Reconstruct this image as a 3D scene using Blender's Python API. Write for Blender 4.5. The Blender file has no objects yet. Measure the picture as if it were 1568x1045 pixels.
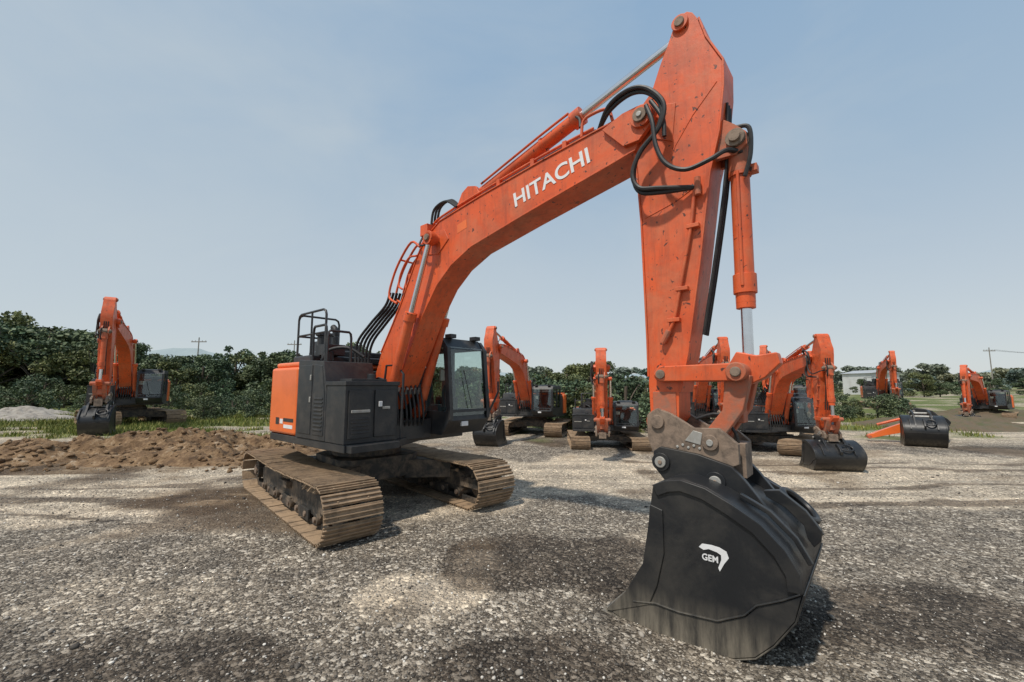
import bpy, bmesh, math, random
import numpy as np
from mathutils import Vector, Matrix, noise
random.seed(3); np.random.seed(3)
sc=bpy.context.scene
COL=sc.collection
# ------------------------------------------------------------ materials
def newmat(name):
    m=bpy.data.materials.new(name); m.use_nodes=True
    nt=m.node_tree; p=nt.nodes['Principled BSDF']
    return m,nt,p
def N(nt,t,**k):
    n=nt.nodes.new(t)
    for a,b in k.items(): setattr(n,a,b)
    return n
def ramp(nt,fac,stops):
    r=N(nt,'ShaderNodeValToRGB'); e=r.color_ramp.elements
    while len(e)<len(stops): e.new(.5)
    for i,(p,c) in enumerate(stops):
        e[i].position=p; e[i].color=tuple(c)+(1,) if hasattr(c,'__len__') else (c,c,c,1)
    nt.links.new(fac,r.inputs[0]); return r.outputs[0]
def mix(nt,fac,a,b,blend='MIX'):
    n=N(nt,'ShaderNodeMix',data_type='RGBA',blend_type=blend)
    for s,v in ((0,fac),(6,a),(7,b)):
        if isinstance(v,(int,float)): n.inputs[s].default_value=v
        elif isinstance(v,tuple): n.inputs[s].default_value=v+(1,) if len(v)==3 else v
        else: nt.links.new(v,n.inputs[s])
    return n.outputs[2]
def math_(nt,op,a,b=0.0,clamp=False):
    n=N(nt,'ShaderNodeMath',operation=op,use_clamp=clamp)
    for i,v in enumerate((a,b)):
        if isinstance(v,(int,float)): n.inputs[i].default_value=v
        else: nt.links.new(v,n.inputs[i])
    return n.outputs[0]
def noise_(nt,vec,scale,detail=6,rough=.6,dist=0):
    n=N(nt,'ShaderNodeTexNoise'); n.inputs['Scale'].default_value=scale; n.inputs['Detail'].default_value=detail
    n.inputs['Roughness'].default_value=rough; n.inputs['Distortion'].default_value=dist
    nt.links.new(vec,n.inputs['Vector']); return n.outputs['Fac']
def obj(nt): return N(nt,'ShaderNodeTexCoord').outputs['Object']
def mapped(nt,v,s):
    mp=N(nt,'ShaderNodeMapping'); mp.inputs['Scale'].default_value=s; nt.links.new(v,mp.inputs[0]); return mp.outputs[0]
def paint(name,col,rough=.4,dirt=(.12,.09,.06),amt=.35,scale=2.5,metal=0,bump=.05,zdirt=None,coat=0,spots=0,streak=0):
    m,nt,p=newmat(name); o=obj(nt)
    n1=noise_(nt,o,scale,8,.7,.3)
    f=ramp(nt,n1,[(.45,0),(.75,1)])
    f=math_(nt,'MULTIPLY',f,amt)
    if zdirt:
        sp=N(nt,'ShaderNodeSeparateXYZ'); nt.links.new(o,sp.inputs[0])
        mr=N(nt,'ShaderNodeMapRange'); mr.inputs[1].default_value=zdirt[1]; mr.inputs[2].default_value=zdirt[0]
        nt.links.new(sp.outputs[2],mr.inputs[0])
        st=ramp(nt,noise_(nt,mapped(nt,o,(14,14,2)),1.0,8,.7),[(.35,.15),(.65,1)])
        z=math_(nt,'MULTIPLY',mr.outputs[0],st)
        f=math_(nt,'MAXIMUM',f,math_(nt,'MULTIPLY',z,zdirt[2]))
    tone=mix(nt,math_(nt,'MULTIPLY',noise_(nt,o,.9,4),.35),col,tuple(c*.72 for c in col))
    if streak:
        s=ramp(nt,noise_(nt,mapped(nt,o,(9,9,.8)),1.3,6,.65,.3),[(.5,0),(.72,1)])
        tone=mix(nt,math_(nt,'MULTIPLY',s,streak),tone,(.16,.05,.03))
        s=ramp(nt,noise_(nt,o,1.4,9,.75,.5),[(.48,0),(.70,1)])
        tone=mix(nt,math_(nt,'MULTIPLY',s,streak*1.3),tone,(.52,.20,.10))
    c=mix(nt,f,tone,dirt)
    if spots:
        s=ramp(nt,noise_(nt,o,17,3,.5,.6),[(.66,0),(.70,1)])
        c=mix(nt,math_(nt,'MULTIPLY',s,spots),c,(.03,.025,.02))
        s=ramp(nt,noise_(nt,mapped(nt,o,(30,30,7)),1.2,4,.6,.4),[(.69,0),(.73,1)])
        c=mix(nt,math_(nt,'MULTIPLY',s,spots*.8),c,(.06,.035,.025))
    nt.links.new(c,p.inputs['Base Color'])
    r=N(nt,'ShaderNodeMapRange'); r.inputs[3].default_value=rough-.08; r.inputs[4].default_value=min(1,rough+.3); nt.links.new(n1,r.inputs[0])
    nt.links.new(r.outputs[0],p.inputs['Roughness']); p.inputs['Metallic'].default_value=metal
    b=N(nt,'ShaderNodeBump'); b.inputs['Strength'].default_value=bump*4; b.inputs['Distance'].default_value=.01
    nt.links.new(noise_(nt,o,14,6,.6),b.inputs['Height']); nt.links.new(b.outputs[0],p.inputs['Normal'])
    if coat: p.inputs['Coat Weight'].default_value=coat; p.inputs['Coat Roughness'].default_value=.15
    return m
ORG=paint('orange_paint',(.76,.115,.026),.36,(.36,.065,.025),.8,2.2,spots=.9,streak=.5)
ORGB=paint('orange_paint_clean',(.88,.17,.028),.3,(.55,.12,.04),.5,2,coat=.3)
BLK=paint('black_paint',(.022,.024,.027),.33,(.13,.11,.09),.45,3)
BUK=paint('bucket_paint',(.016,.017,.019),.30,(.30,.26,.20),.12,2.2,bump=.03,zdirt=(-.14,.34,.95))
DRT=paint('muddy_steel',(.26,.19,.14),.7,(.035,.03,.026),.95,9,bump=.2)
DRO=paint('muddy_orange',(.50,.13,.06),.6,(.20,.16,.12),.95,6,bump=.15)
TRK=paint('track_steel',(.36,.25,.155),.62,(.09,.065,.045),.95,5,bump=.25)
FRM=paint('track_frame_paint',(.035,.033,.03),.5,(.30,.22,.15),.95,4,bump=.2)
RUB=paint('hose_rubber',(.015,.015,.016),.45,(.08,.07,.06),.4,6)
CHR=paint('chrome_rod',(.75,.75,.76),.12,(.5,.48,.45),.3,5,metal=1,bump=0)
GRY=paint('grey_steel',(.42,.41,.38),.45,(.18,.14,.1),.6,8,metal=.3)
WHT=paint('white_decal',(.8,.8,.8),.4,(.5,.45,.42),.3,9,bump=0)
SEA=paint('seat_fabric',(.05,.05,.055),.8,(.1,.1,.1),.3,8)
m,nt,p=newmat('cab_glass'); GLS=m
nt.nodes.remove(p); tr=N(nt,'ShaderNodeBsdfTransparent'); tr.inputs[0].default_value=(.90,.95,.93,1)
gl=N(nt,'ShaderNodeBsdfGlossy'); gl.inputs['Roughness'].default_value=.03; lw=N(nt,'ShaderNodeLayerWeight')
fc=math_(nt,'ADD',math_(nt,'MULTIPLY',math_(nt,'POWER',lw.outputs['Facing'],3.0),.55),.07,True)
mx=N(nt,'ShaderNodeMixShader'); nt.links.new(fc,mx.inputs[0]); nt.links.new(tr.outputs[0],mx.inputs[1]); nt.links.new(gl.outputs[0],mx.inputs[2])
nt.links.new(mx.outputs[0],nt.nodes['Material Output'].inputs[0])
# ------------------------------------------------------------ geometry helper
def empty(name,loc=(0,0,0),rz=0,scale=(1,1,1),parent=None):
    e=bpy.data.objects.new(name,None); COL.objects.link(e); e.location=loc; e.rotation_euler=(0,0,rz); e.scale=scale
    e.empty_display_size=.3
    if parent: e.parent=parent
    return e
class Part:
    def __init__(s,name,parent=None,bevel=.006):
        s.name=name;s.parent=parent;s.V=[];s.F=[];s.I=[];s.mats=[];s.M=Matrix();s.bevel=bevel
    def add(s,vs,fs,mat,M=None):
        if mat not in s.mats: s.mats.append(mat)
        mi=s.mats.index(mat); b=len(s.V); T=s.M@M if M is not None else s.M
        s.V+=[tuple(T@Vector(v)) for v in vs]; s.F+=[tuple(b+i for i in f) for f in fs]; s.I+=[mi]*len(fs)
    def box(s,x0,x1,y0,y1,z0,z1,mat,M=None):
        vs=[(x,y,z) for x in(x0,x1) for y in(y0,y1) for z in(z0,z1)]
        s.add(vs,[(0,1,3,2),(4,6,7,5),(0,4,5,1),(2,3,7,6),(0,2,6,4),(1,5,7,3)],mat,M)
    def prism(s,pr,l0,l1,mat,M=None):
        n=len(pr); vs=[(p[0],l0,p[1]) for p in pr]+[(p[0],l1,p[1]) for p in pr]
        s.add(vs,[tuple(range(n)),tuple(range(2*n-1,n-1,-1))]+[(i,(i+1)%n,n+(i+1)%n,n+i) for i in range(n)],mat,M)
    def slab(s,pr,z0,z1,mat,M=None):
        n=len(pr); vs=[(p[0],p[1],z0) for p in pr]+[(p[0],p[1],z1) for p in pr]
        s.add(vs,[tuple(range(n)),tuple(range(2*n-1,n-1,-1))]+[(i,(i+1)%n,n+(i+1)%n,n+i) for i in range(n)],mat,M)
    def ribbon(s,pr,l0,l1,th,mat,M=None):
        P=[Vector((p[0],p[1])) for p in pr]; n=len(P); O=[]
        for i in range(n):
            t=(P[min(i+1,n-1)]-P[max(i-1,0)]).normalized(); O.append(P[i]+Vector((-t.y,t.x))*th)
        vs=[];fs=[]
        for i in range(n): vs+=[(P[i].x,l0,P[i].y),(P[i].x,l1,P[i].y),(O[i].x,l1,O[i].y),(O[i].x,l0,O[i].y)]
        for i in range(n-1):
            a=4*i
            for k in range(4): fs.append((a+k,a+(k+1)%4,a+4+(k+1)%4,a+4+k))
        fs+=[(0,1,2,3),(4*n-1,4*n-2,4*n-3,4*n-4)]
        s.add(vs,fs,mat,M)
    def cyl(s,a,b,r,mat,r2=None,seg=20,M=None):
        a=Vector(a);b=Vector(b);r2=r if r2 is None else r2; d=(b-a).normalized()
        x=d.orthogonal().normalized(); y=d.cross(x); vs=[];
        for c,rr in((a,r),(b,r2)):
            for i in range(seg):
                t=2*math.pi*i/seg; vs.append(tuple(c+(x*math.cos(t)+y*math.sin(t))*rr))
        s.add(vs,[tuple(range(seg-1,-1,-1)),tuple(range(seg,2*seg))]+[(i,(i+1)%seg,seg+(i+1)%seg,seg+i) for i in range(seg)],mat,M)
    def pin(s,p,l0,l1,r,mat,seg=20,M=None): s.cyl((p[0],l0,p[1]),(p[0],l1,p[1]),r,mat,seg=seg,M=M)
    def tube(s,pts,r,mat,seg=8,res=6,M=None):
        P=[Vector(p) for p in pts]
        if res>1 and len(P)>2:
            Q=[]; E=[P[0]*2-P[1]]+P+[P[-1]*2-P[-2]]
            for i in range(1,len(E)-2):
                for k in range(res):
                    t=k/res;a,b,c,d=E[i-1:i+3]
                    Q.append(.5*((2*b)+(c-a)*t+(2*a-5*b+4*c-d)*t*t+(3*b-a-3*c+d)*t**3))
            Q.append(P[-1]);P=Q
        vs=[];fs=[];n=len(P);x=None
        for i in range(n):
            t=(P[min(i+1,n-1)]-P[max(i-1,0)]).normalized()
            x=t.orthogonal().normalized() if x is None else (x-t*x.dot(t)).normalized()
            y=t.cross(x)
            for k in range(seg):
                a=2*math.pi*k/seg; vs.append(tuple(P[i]+(x*math.cos(a)+y*math.sin(a))*r))
        for i in range(n-1):
            for k in range(seg): fs.append((i*seg+k,i*seg+(k+1)%seg,(i+1)*seg+(k+1)%seg,(i+1)*seg+k))
        fs+=[tuple(range(seg-1,-1,-1)),tuple(range((n-1)*seg,n*seg))]
        s.add(vs,fs,mat,M)
    def ring(s,c,R,r,mat,axis='Y',seg=28,rs=8,M=None):
        vs=[];fs=[]
        for i in range(seg):
            a=2*math.pi*i/seg
            for k in range(rs):
                b=2*math.pi*k/rs; q=R+r*math.cos(b); h=r*math.sin(b)
                v=(q*math.cos(a),h,q*math.sin(a)) if axis=='Y' else (q*math.cos(a),q*math.sin(a),h)
                vs.append((c[0]+v[0],c[1]+v[1],c[2]+v[2]))
        for i in range(seg):
            for k in range(rs): fs.append((i*rs+k,i*rs+(k+1)%rs,((i+1)%seg)*rs+(k+1)%rs,((i+1)%seg)*rs+k))
        s.add(vs,fs,mat,M)
    def done(s,ang=35):
        me=bpy.data.meshes.new(s.name); me.from_pydata(s.V,[],s.F)
        for m in s.mats: me.materials.append(m)
        me.polygons.foreach_set('material_index',s.I)
        bm=bmesh.new(); bm.from_mesh(me); bmesh.ops.recalc_face_normals(bm,faces=bm.faces); bm.to_mesh(me); bm.free()
        me.polygons.foreach_set('use_smooth',[True]*len(me.polygons)); me.set_sharp_from_angle(angle=math.radians(ang))
        o=bpy.data.objects.new(s.name,me); COL.objects.link(o)
        if s.parent: o.parent=s.parent
        if s.bevel:
            b=o.modifiers.new('bevel','BEVEL'); b.width=s.bevel; b.segments=2; b.limit_method='ANGLE'; b.angle_limit=math.radians(40); b.harden_normals=True
        return o
def text(name,body,p0,p1,l,mat,parent,height,bold=.012,M=Matrix()):
    cu=bpy.data.curves.new(name,'FONT'); cu.body=body; cu.size=1; cu.extrude=.002; cu.offset=bold; cu.materials.append(mat)
    o=bpy.data.objects.new(name,cu); COL.objects.link(o); bpy.context.view_layer.update()
    d=o.dimensions; dx=Vector((p1[0]-p0[0],0,p1[1]-p0[1])); L=dx.length; dx.normalize(); dy=Vector((-dx.z,0,dx.x)); dz=dx.cross(dy)
    R=Matrix((dx,dy,dz)).transposed().to_4x4(); S=Matrix.Diagonal((L/d.x,height/d.y,1,1))
    o.parent=parent; o.matrix_local=M@Matrix.Translation((p0[0],l,p0[1]))@R@S
    return o
CL=-.10   # lateral centre of the front attachment
# ------------------------------------------------------------ undercarriage
def undercarriage(root):
    r=.33; c=2.02; zc=.38; LEN=2*(2*c)+2*math.pi*r
    def path(t):
        t=t%LEN
        if t<2*c: return (-c+t,zc-r),(1,0)
        t-=2*c
        if t<math.pi*r:
            a=-math.pi/2+t/r; return (c+r*math.cos(a),zc+r*math.sin(a)),(-math.sin(a),math.cos(a))
        t-=math.pi*r
        if t<2*c:
            x=c-t; return (x,zc+r-.045*math.sin(math.pi*t/(2*c))**2),(-1,0)
        t-=2*c
        a=math.pi/2+t/r; return (-c+r*math.cos(a),zc+r*math.sin(a)),(-math.sin(a),math.cos(a))
    for side,y0 in (('right',-1.19),('left',1.21)):
        P=Part('track_'+side,root,.004); n=53; w=.39
        for i in range(n):
            (x,z),(tx,tz)=path(LEN*i/n); nx,nz=tz,-tx
            j=random.uniform(-.007,.007)
            M=Matrix(((tx,0,nx,x+nx*j),(0,1,0,y0),(tz,0,nz,z+nz*j),(0,0,0,1)))
            P.box(-.088,.088,-w,w,0,.018,TRK,M)
            for g in(-.072,-.01,.055): P.box(g-.007,g+.009,-w,w,.018,.045,TRK,M)
            for yy in(-.11,.11): P.box(-.1,.1,yy-.03,yy+.03,-.085,-.002,FRM,M)
            for yy in(-.2,.2):
                P.cyl((-.035,yy,.018),(-.035,yy,.03),.014,TRK,seg=6,M=M)
        P.done()
        f=Part('track_frame_'+side,root,.008)
        f.prism([(-1.5,.20),(1.6,.20),(1.7,.28),(1.7,.48),(1.5,.54),(-1.4,.54),(-1.65,.46),(-1.65,.28)],y0-.17,y0+.17,FRM)
        for x in np.linspace(-1.4,1.5,8):
            f.pin((x,.18),y0-.2,y0+.2,.085,FRM); f.pin((x,.18),y0-.23,y0+.23,.04,DRT,12)
        for x in(-.7,.7): f.pin((x,.57),y0-.16,y0+.16,.06,FRM)
        f.pin((c,.38),y0-.1,y0+.1,.25,FRM,28); f.pin((c,.38),y0-.15,y0+.15,.1,DRT); f.ring((c,y0,.38),.235,.03,DRT)
        f.box(1.6,2.1,y0-.2,y0-.15,.30,.46,FRM); f.box(1.6,2.1,y0+.15,y0+.2,.30,.46,FRM)
        pr=[]
        for i in range(42):
            a=2*math.pi*i/42; rr=.29 if i%2 else .225; pr.append((-c+rr*math.cos(a),.38+rr*math.sin(a)))
        f.prism(pr,y0-.045,y0+.045,FRM); f.pin((-c,.38),y0-.2,y0+.2,.16,FRM,24); f.pin((-c,.38),y0-.23,y0+.23,.09,DRT)
        for k in range(10):
            a=2*math.pi*k/10; f.pin((-c+.12*math.cos(a),.38+.12*math.sin(a)),y0-.215,y0+.215,.014,DRT,8)
        for x in(-.9,.1,1.0): f.box(x-.22,x+.22,y0-.21,y0-.18,.1,.26,FRM)
        f.box(-.2,.25,y0-.26,y0-.17,.40,.50,FRM)
        for k in range(60):
            x=random.uniform(-1.5,1.5); rr=random.uniform(.03,.075); yy=random.choice((-1,1))*random.uniform(.1,.17)+y0
            f.cyl((x,yy,.53),(x+random.uniform(-.02,.02),yy,.53+rr),rr*1.5,TRK,rr*.5,7)
        f.done()
    X=Part('centre_frame',root,.012)
    X.slab([(-.75,-.55),(-.55,-.75),(.55,-.75),(.75,-.55),(.75,.55),(.55,.75),(-.55,.75),(-.75,.55)],.42,.80,FRM)
    for sx in(-1,1):
        for sy in(-1,1):
            X.slab([(sx*.35,sy*.55),(sx*.72,sy*.4),(sx*1.25,sy*1.05),(sx*.75,sy*1.05)],.38,.70,FRM)
    X.cyl((0,0,.80),(0,0,.93),.62,FRM,seg=48); X.cyl((0,0,.93),(0,0,1.06),.55,DRT,seg=48)
    X.done()
# ------------------------------------------------------------ upper structure
def house(root):
    H=Part('revolving_frame',root,.012)
    def arc(R,a0,a1,n): return [(R*math.cos(math.radians(a0+(a1-a0)*i/n)),R*math.sin(math.radians(a0+(a1-a0)*i/n))) for i in range(n+1)]
    cwl=[(-1.11,-1.35)]+[q for q in arc(1.75,-129.5,-230.5,22)][1:-1]+[(-1.11,1.35)]
    H.slab([(1.60,-1.33)]+[(.99*x,.98*y) for x,y in cwl]+[(1.2,1.33),(1.2,.3),(1.60,-.42)],1.05,1.17,BLK)
    H.box(-.3,1.25,CL-.36,CL-.30,1.17,2.0,BLK); H.box(-.3,1.25,CL+.30,CL+.36,1.17,2.0,BLK)
    H.box(1.0,1.45,CL-.55,CL+.45,1.12,1.45,BLK)
    H.done()
    C=Part('counterweight',root,.06)
    C.slab([(0.0,-1.35)]+cwl+[(-.55,1.35),(-.55,.6),(-.7,-.2),(0.0,-.6)],1.175,2.34,ORGB)
    C.done()
    c2=Part('counterweight_cap',root,.04)
    c2.slab([(0.0,-1.29)]+[(.955*x,.955*y) for x,y in cwl]+[(-.5,1.25),(-.2,.3),(0.0,-.6)],2.34,2.43,ORGB)
    c2.done()
    D=Part('counterweight_decals',root,0)
    D.box(-.62,-.5,-1.3535,-1.34,1.36,1.44,WHT); D.box(-.46,-.1,-1.3535,-1.34,1.29,1.35,WHT); D.box(-.80,-.66,-1.3535,-1.34,1.34,1.46,BLK); D.box(-.48,-.08,-1.3535,-1.34,1.40,1.46,BLK)
    D.done()
    B=Part('engine_hood',root,.03)
    B.slab([(-.1,-1.1)]+[(.78*x,.80*y) for x,y in cwl]+[(-.1,1.05)],2.43,2.56,BLK)
    B.box(-1.0,-.25,-.75,.55,2.56,2.68,BLK)
    B.box(-.5,.05,-.30,1.3,1.17,2.3,BLK)
    B.done()
    S=Part('side_cover',root,.02)
    S.prism([(.012,1.175),(1.03,1.175),(1.03,1.95),(.90,2.40),(.012,2.45)],-1.345,-.5,BLK)
    S.prism([(.62,1.25),(.98,1.25),(.98,1.9),(.87,2.33),(.62,2.36)],-1.355,-1.33,BLK)
    S.box(.10,.55,-1.357,-1.33,1.25,2.35,BLK)
    for k in range(9): S.box(.66,.94,-1.368,-1.35,1.32+k*.06,1.35+k*.06,BLK)
    for z in (1.75,2.1): S.box(.5,.54,-1.372,-1.35,z,z+.09,GRY)
    S.done()
    T=Part('tool_box',root,.018)
    T.box(1.035,1.60,-1.34,-.45,1.175,2.02,BLK); T.box(1.02,1.625,-1.355,-.44,2.02,2.08,BLK)
    T.box(1.60,1.625,-1.29,-.93,1.25,1.95,BLK); T.box(1.60,1.625,-.87,-.5,1.25,1.95,BLK)
    T.box(1.625,1.645,-1.26,-.96,1.62,1.66,GRY); T.box(1.62,1.645,-.74,-.62,1.66,1.70,GRY)
    for k in range(5): T.box(1.625,1.636,-1.25,-.97,1.32+k*.05,1.34+k*.05,BLK)
    T.box(1.6,1.75,-1.3,-.5,1.06,1.16,BLK)
    T.box(1.15,1.5,-1.2,-.6,2.08,2.12,BLK); T.cyl((1.3,-.75,2.08),(1.3,-.75,2.2),.07,BLK)
    T.box(1.635,1.65,-.82,-.76,1.7,1.78,WHT)
    T.done()
    E=Part('exhaust_and_filters',root,.008)
    E.cyl((-.75,-.35,2.68),(-.75,-.35,3.0),.075,BLK); E.tube([(-.75,-.35,2.95),(-.75,-.35,3.12),(-.85,-.35,3.2)],.06,RUB,12)
    E.cyl((-.45,-.7,2.56),(-.45,-.7,2.95),.13,BLK); E.cyl((-.45,-.7,2.95),(-.45,-.7,3.0),.16,BLK)
    E.box(-.25,.15,-.95,-.6,2.56,2.75,BLK); E.cyl((.1,-.9,2.45),(.1,-.9,2.62),.1,BLK)
    E.box(-1.2,-.95,-.6,-.2,2.56,2.9,BLK); E.box(-1.15,-.9,-.1,.3,2.56,2.85,BLK)
    E.tube([(.3,-1.1,2.44),(.35,-1.0,2.62),(.6,-.8,2.66),(.8,-.6,2.5)],.03,RUB,8,4)
    E.done()
    Rl=Part('handrails',root,0)
    def rail(pts,r=.019,res=1): Rl.tube(pts,r,BLK,8,res)
    def loop(x0,x1,y0,y1,z0,z1):
        rail([(x0,y0,z0),(x0,y0,z1-.1),(x0+(x1-x0)*.03,y0+(y1-y0)*.03,z1-.03),(x0+(x1-x0)*.1,y0+(y1-y0)*.1,z1),(x1-(x1-x0)*.1,y1-(y1-y0)*.1,z1),(x1-(x1-x0)*.03,y1-(y1-y0)*.03,z1-.03),(x1,y1,z1-.1),(x1,y1,z0)],.021)
    loop(-.9,.2,-1.0,-1.0,2.44,3.36); rail([(-.9,-1.0,2.95),(.2,-1.0,2.95)]); rail([(-.35,-1.0,2.44),(-.35,-1.0,3.36)])
    loop(-.9,-.9,-1.0,-.2,2.44,3.36); rail([(-.9,-1.0,2.95),(-.9,-.2,2.95)])
    loop(.3,.75,-1.25,-1.25,2.4,3.0); loop(.8,.8,-1.25,-.85,2.35,2.9)
    rail([(1.85,1.3,1.4),(2.05,1.42,1.9),(2.05,1.42,2.1)]);
    rail([(1.62,-.40,1.2),(1.66,-.40,2.2),(1.5,-.42,2.35),(1.2,-.42,2.35),(1.15,-.42,2.05)])
    Rl.done()
    y0,y1=.36,1.33
    K=Part('cab',root,.02)
    def frame(y,th):
        K.prism([(.10,1.18),(1.72,1.18),(1.90,1.42),(1.90,1.58),(.10,1.58)],y,y+th,BLK)
        K.prism([(.10,2.68),(1.80,2.68),(1.66,2.84),(.12,2.86)],y,y+th,BLK)
        K.prism([(.10,1.58),(.24,1.58),(.24,2.68),(.10,2.68)],y,y+th,BLK)
        K.prism([(1.83,1.58),(1.90,1.58),(1.805,2.68),(1.72,2.68)],y,y+th,BLK)
        K.prism([(.88,1.58),(.96,1.58),(.94,2.68),(.86,2.68)],y,y+th,BLK)
    frame(y0,.05); frame(y1-.05,.05)
    K.box(.12,1.70,y0+.05,y1-.05,1.18,1.26,BLK)
    K.prism([(.12,2.78),(1.70,2.76),(1.66,2.86),(.12,2.88)],y0+.05,y1-.05,BLK)
    K.prism([(.3,2.88),(1.3,2.88),(1.2,2.93),(.4,2.93)],y0+.2,y1-.2,BLK)
    K.box(.10,.15,y0+.05,y1-.05,1.26,1.75,BLK)
    K.prism([(1.72,1.18),(1.90,1.42),(1.88,1.50),(1.70,1.26)],y0+.05,y1-.05,BLK)
    K.prism([(1.885,1.56),(1.915,1.56),(1.91,1.61),(1.88,1.61)],y0+.05,y1-.05,BLK)
    K.prism([(1.80,2.66),(1.815,2.66),(1.68,2.84),(1.64,2.80)],y0+.05,y1-.05,BLK)
    for a_,b_ in((y0,y0+.075),(y1-.075,y1)): K.prism([(1.90,1.44),(1.925,1.44),(1.925,1.58),(1.83,2.68),(1.69,2.84),(1.67,2.82),(1.80,2.68),(1.90,1.58)],a_,b_,BLK)
    K.box(1.62,1.78,y0+.12,y0+.25,2.86,2.93,BLK); K.box(1.62,1.78,y1-.25,y1-.12,2.86,2.93,BLK)
    K.tube([(1.935,y0+.5,1.62),(1.90,y0+.42,2.0),(1.87,y0+.35,2.3)],.008,RUB,6,2)
    K.box(1.86,1.90,y0+.3,y0+.45,1.32,1.40,WHT)
    K.done()
    G=Part('cab_glass',root,0)
    G.prism([(1.885,1.5),(1.889,1.5),(1.80,2.70),(1.796,2.70)],y0+.05,y1-.05,GLS)
    for y in(y0+.02,y1-.03): G.prism([(.2,1.56),(1.86,1.56),(1.77,2.70),(.2,2.70)],y,y+.004,GLS)
    G.done()
    I=Part('cab_interior',root,.03)
    I.box(.55,1.05,.62,1.08,1.5,1.66,SEA); I.prism([(.5,1.62),(.66,1.62),(.52,2.3),(.4,2.3)],.63,1.07,SEA); I.prism([(.42,2.3),(.5,2.3),(.46,2.5),(.38,2.5)],.74,.96,SEA)
    I.box(.6,1.15,.45,.58,1.3,1.8,SEA); I.box(.6,1.15,1.12,1.24,1.3,1.8,SEA); I.box(.65,.95,.65,1.05,1.26,1.5,SEA)
    I.cyl((1.1,.52,1.8),(1.12,.52,1.98),.02,SEA); I.cyl((1.1,1.18,1.8),(1.12,1.18,1.98),.02,SEA)
    I.box(1.62,1.72,.42,.55,1.5,2.1,SEA); I.box(1.55,1.6,.42,.6,2.1,2.3,GRY)
    I.cyl((1.5,.8,1.26),(1.42,.8,1.6),.015,SEA); I.cyl((1.5,.92,1.26),(1.42,.92,1.6),.015,SEA)
    I.done()
    W=Part('hydraulic_hoses_base',root,0)
    for k in range(7):
        y=CL-.27+k*.085; W.tube([(.2,y,1.9),(.9+.05*k,y,2.15),(1.35,y,1.9+.03*k),(1.5,y,1.5),(1.4,y,1.3)],.018,RUB,6,4)
        W.cyl((1.33,y,1.88),(1.38,y,1.98),.024,GRY,seg=8)
    W.done()
# ------------------------------------------------------------ front attachment
boomU=[(.46,1.98),(.85,2.59),(1.38,3.34),(1.85,4.16),(2.08,4.42),(2.37,4.58),(3.27,4.72),(4.38,4.86),(5.09,4.93),(5.56,4.97)]
boomL=[(.98,1.62),(1.36,2.05),(1.70,2.62),(1.98,3.12),(2.33,3.58),(2.66,3.84),(3.08,4.03),(4.06,4.24),(4.77,4.38),(5.29,4.48),(5.62,4.55)]
FOOT=(.68,1.78); PIV=(5.72,4.84)
armO=[(6.14,5.84),(6.20,5.84),(6.25,5.80),(6.30,5.70),(6.36,5.46),(6.50,5.14),(6.49,4.88),(6.43,4.44),(6.33,4.06),(6.20,3.20),(6.05,2.33),(5.96,1.95),(5.95,1.70),(5.88,1.60),(5.74,1.57),(5.67,1.66),(5.66,2.01),(5.67,2.48),(5.66,3.09),(5.65,3.73),(5.63,4.09),(5.60,4.60),(5.60,4.88),(5.69,5.04),(5.80,5.14),(5.90,5.39),(6.00,5.60),(6.07,5.77)]
ATOP=(6.13,5.74); IDL=(5.816,2.121); LNK=(6.49,2.13); LEND=(6.54,2.17); TIP=(5.77,1.66); LOW=(6.246,1.50)
sideP=[(5.87,1.149),(5.98,1.20),(6.11,1.225),(6.305,1.186),(6.503,1.092),(6.689,.983),(6.837,.832),(6.918,.685),(6.926,.557),(6.867,.358),(6.725,.151),(6.60,.02),(6.45,-.045),(6.271,-.078),(5.99,-.10),(5.708,-.10),(5.36,-.055)]
sideQ=[(5.583,.183),(5.70,.35),(5.757,.467),(5.80,.63),(5.823,.821),(5.84,.98)]
def R2(p,a,t=None):
    t=t or p
    return Matrix.Translation((t[0],0,t[1]))@Matrix.Rotation(-a,4,'Y')@Matrix.Translation((-p[0],0,-p[1]))
def ap(M,p):
    v=M@Vector((p[0],0,p[1])); return (v.x,v.z)
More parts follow.
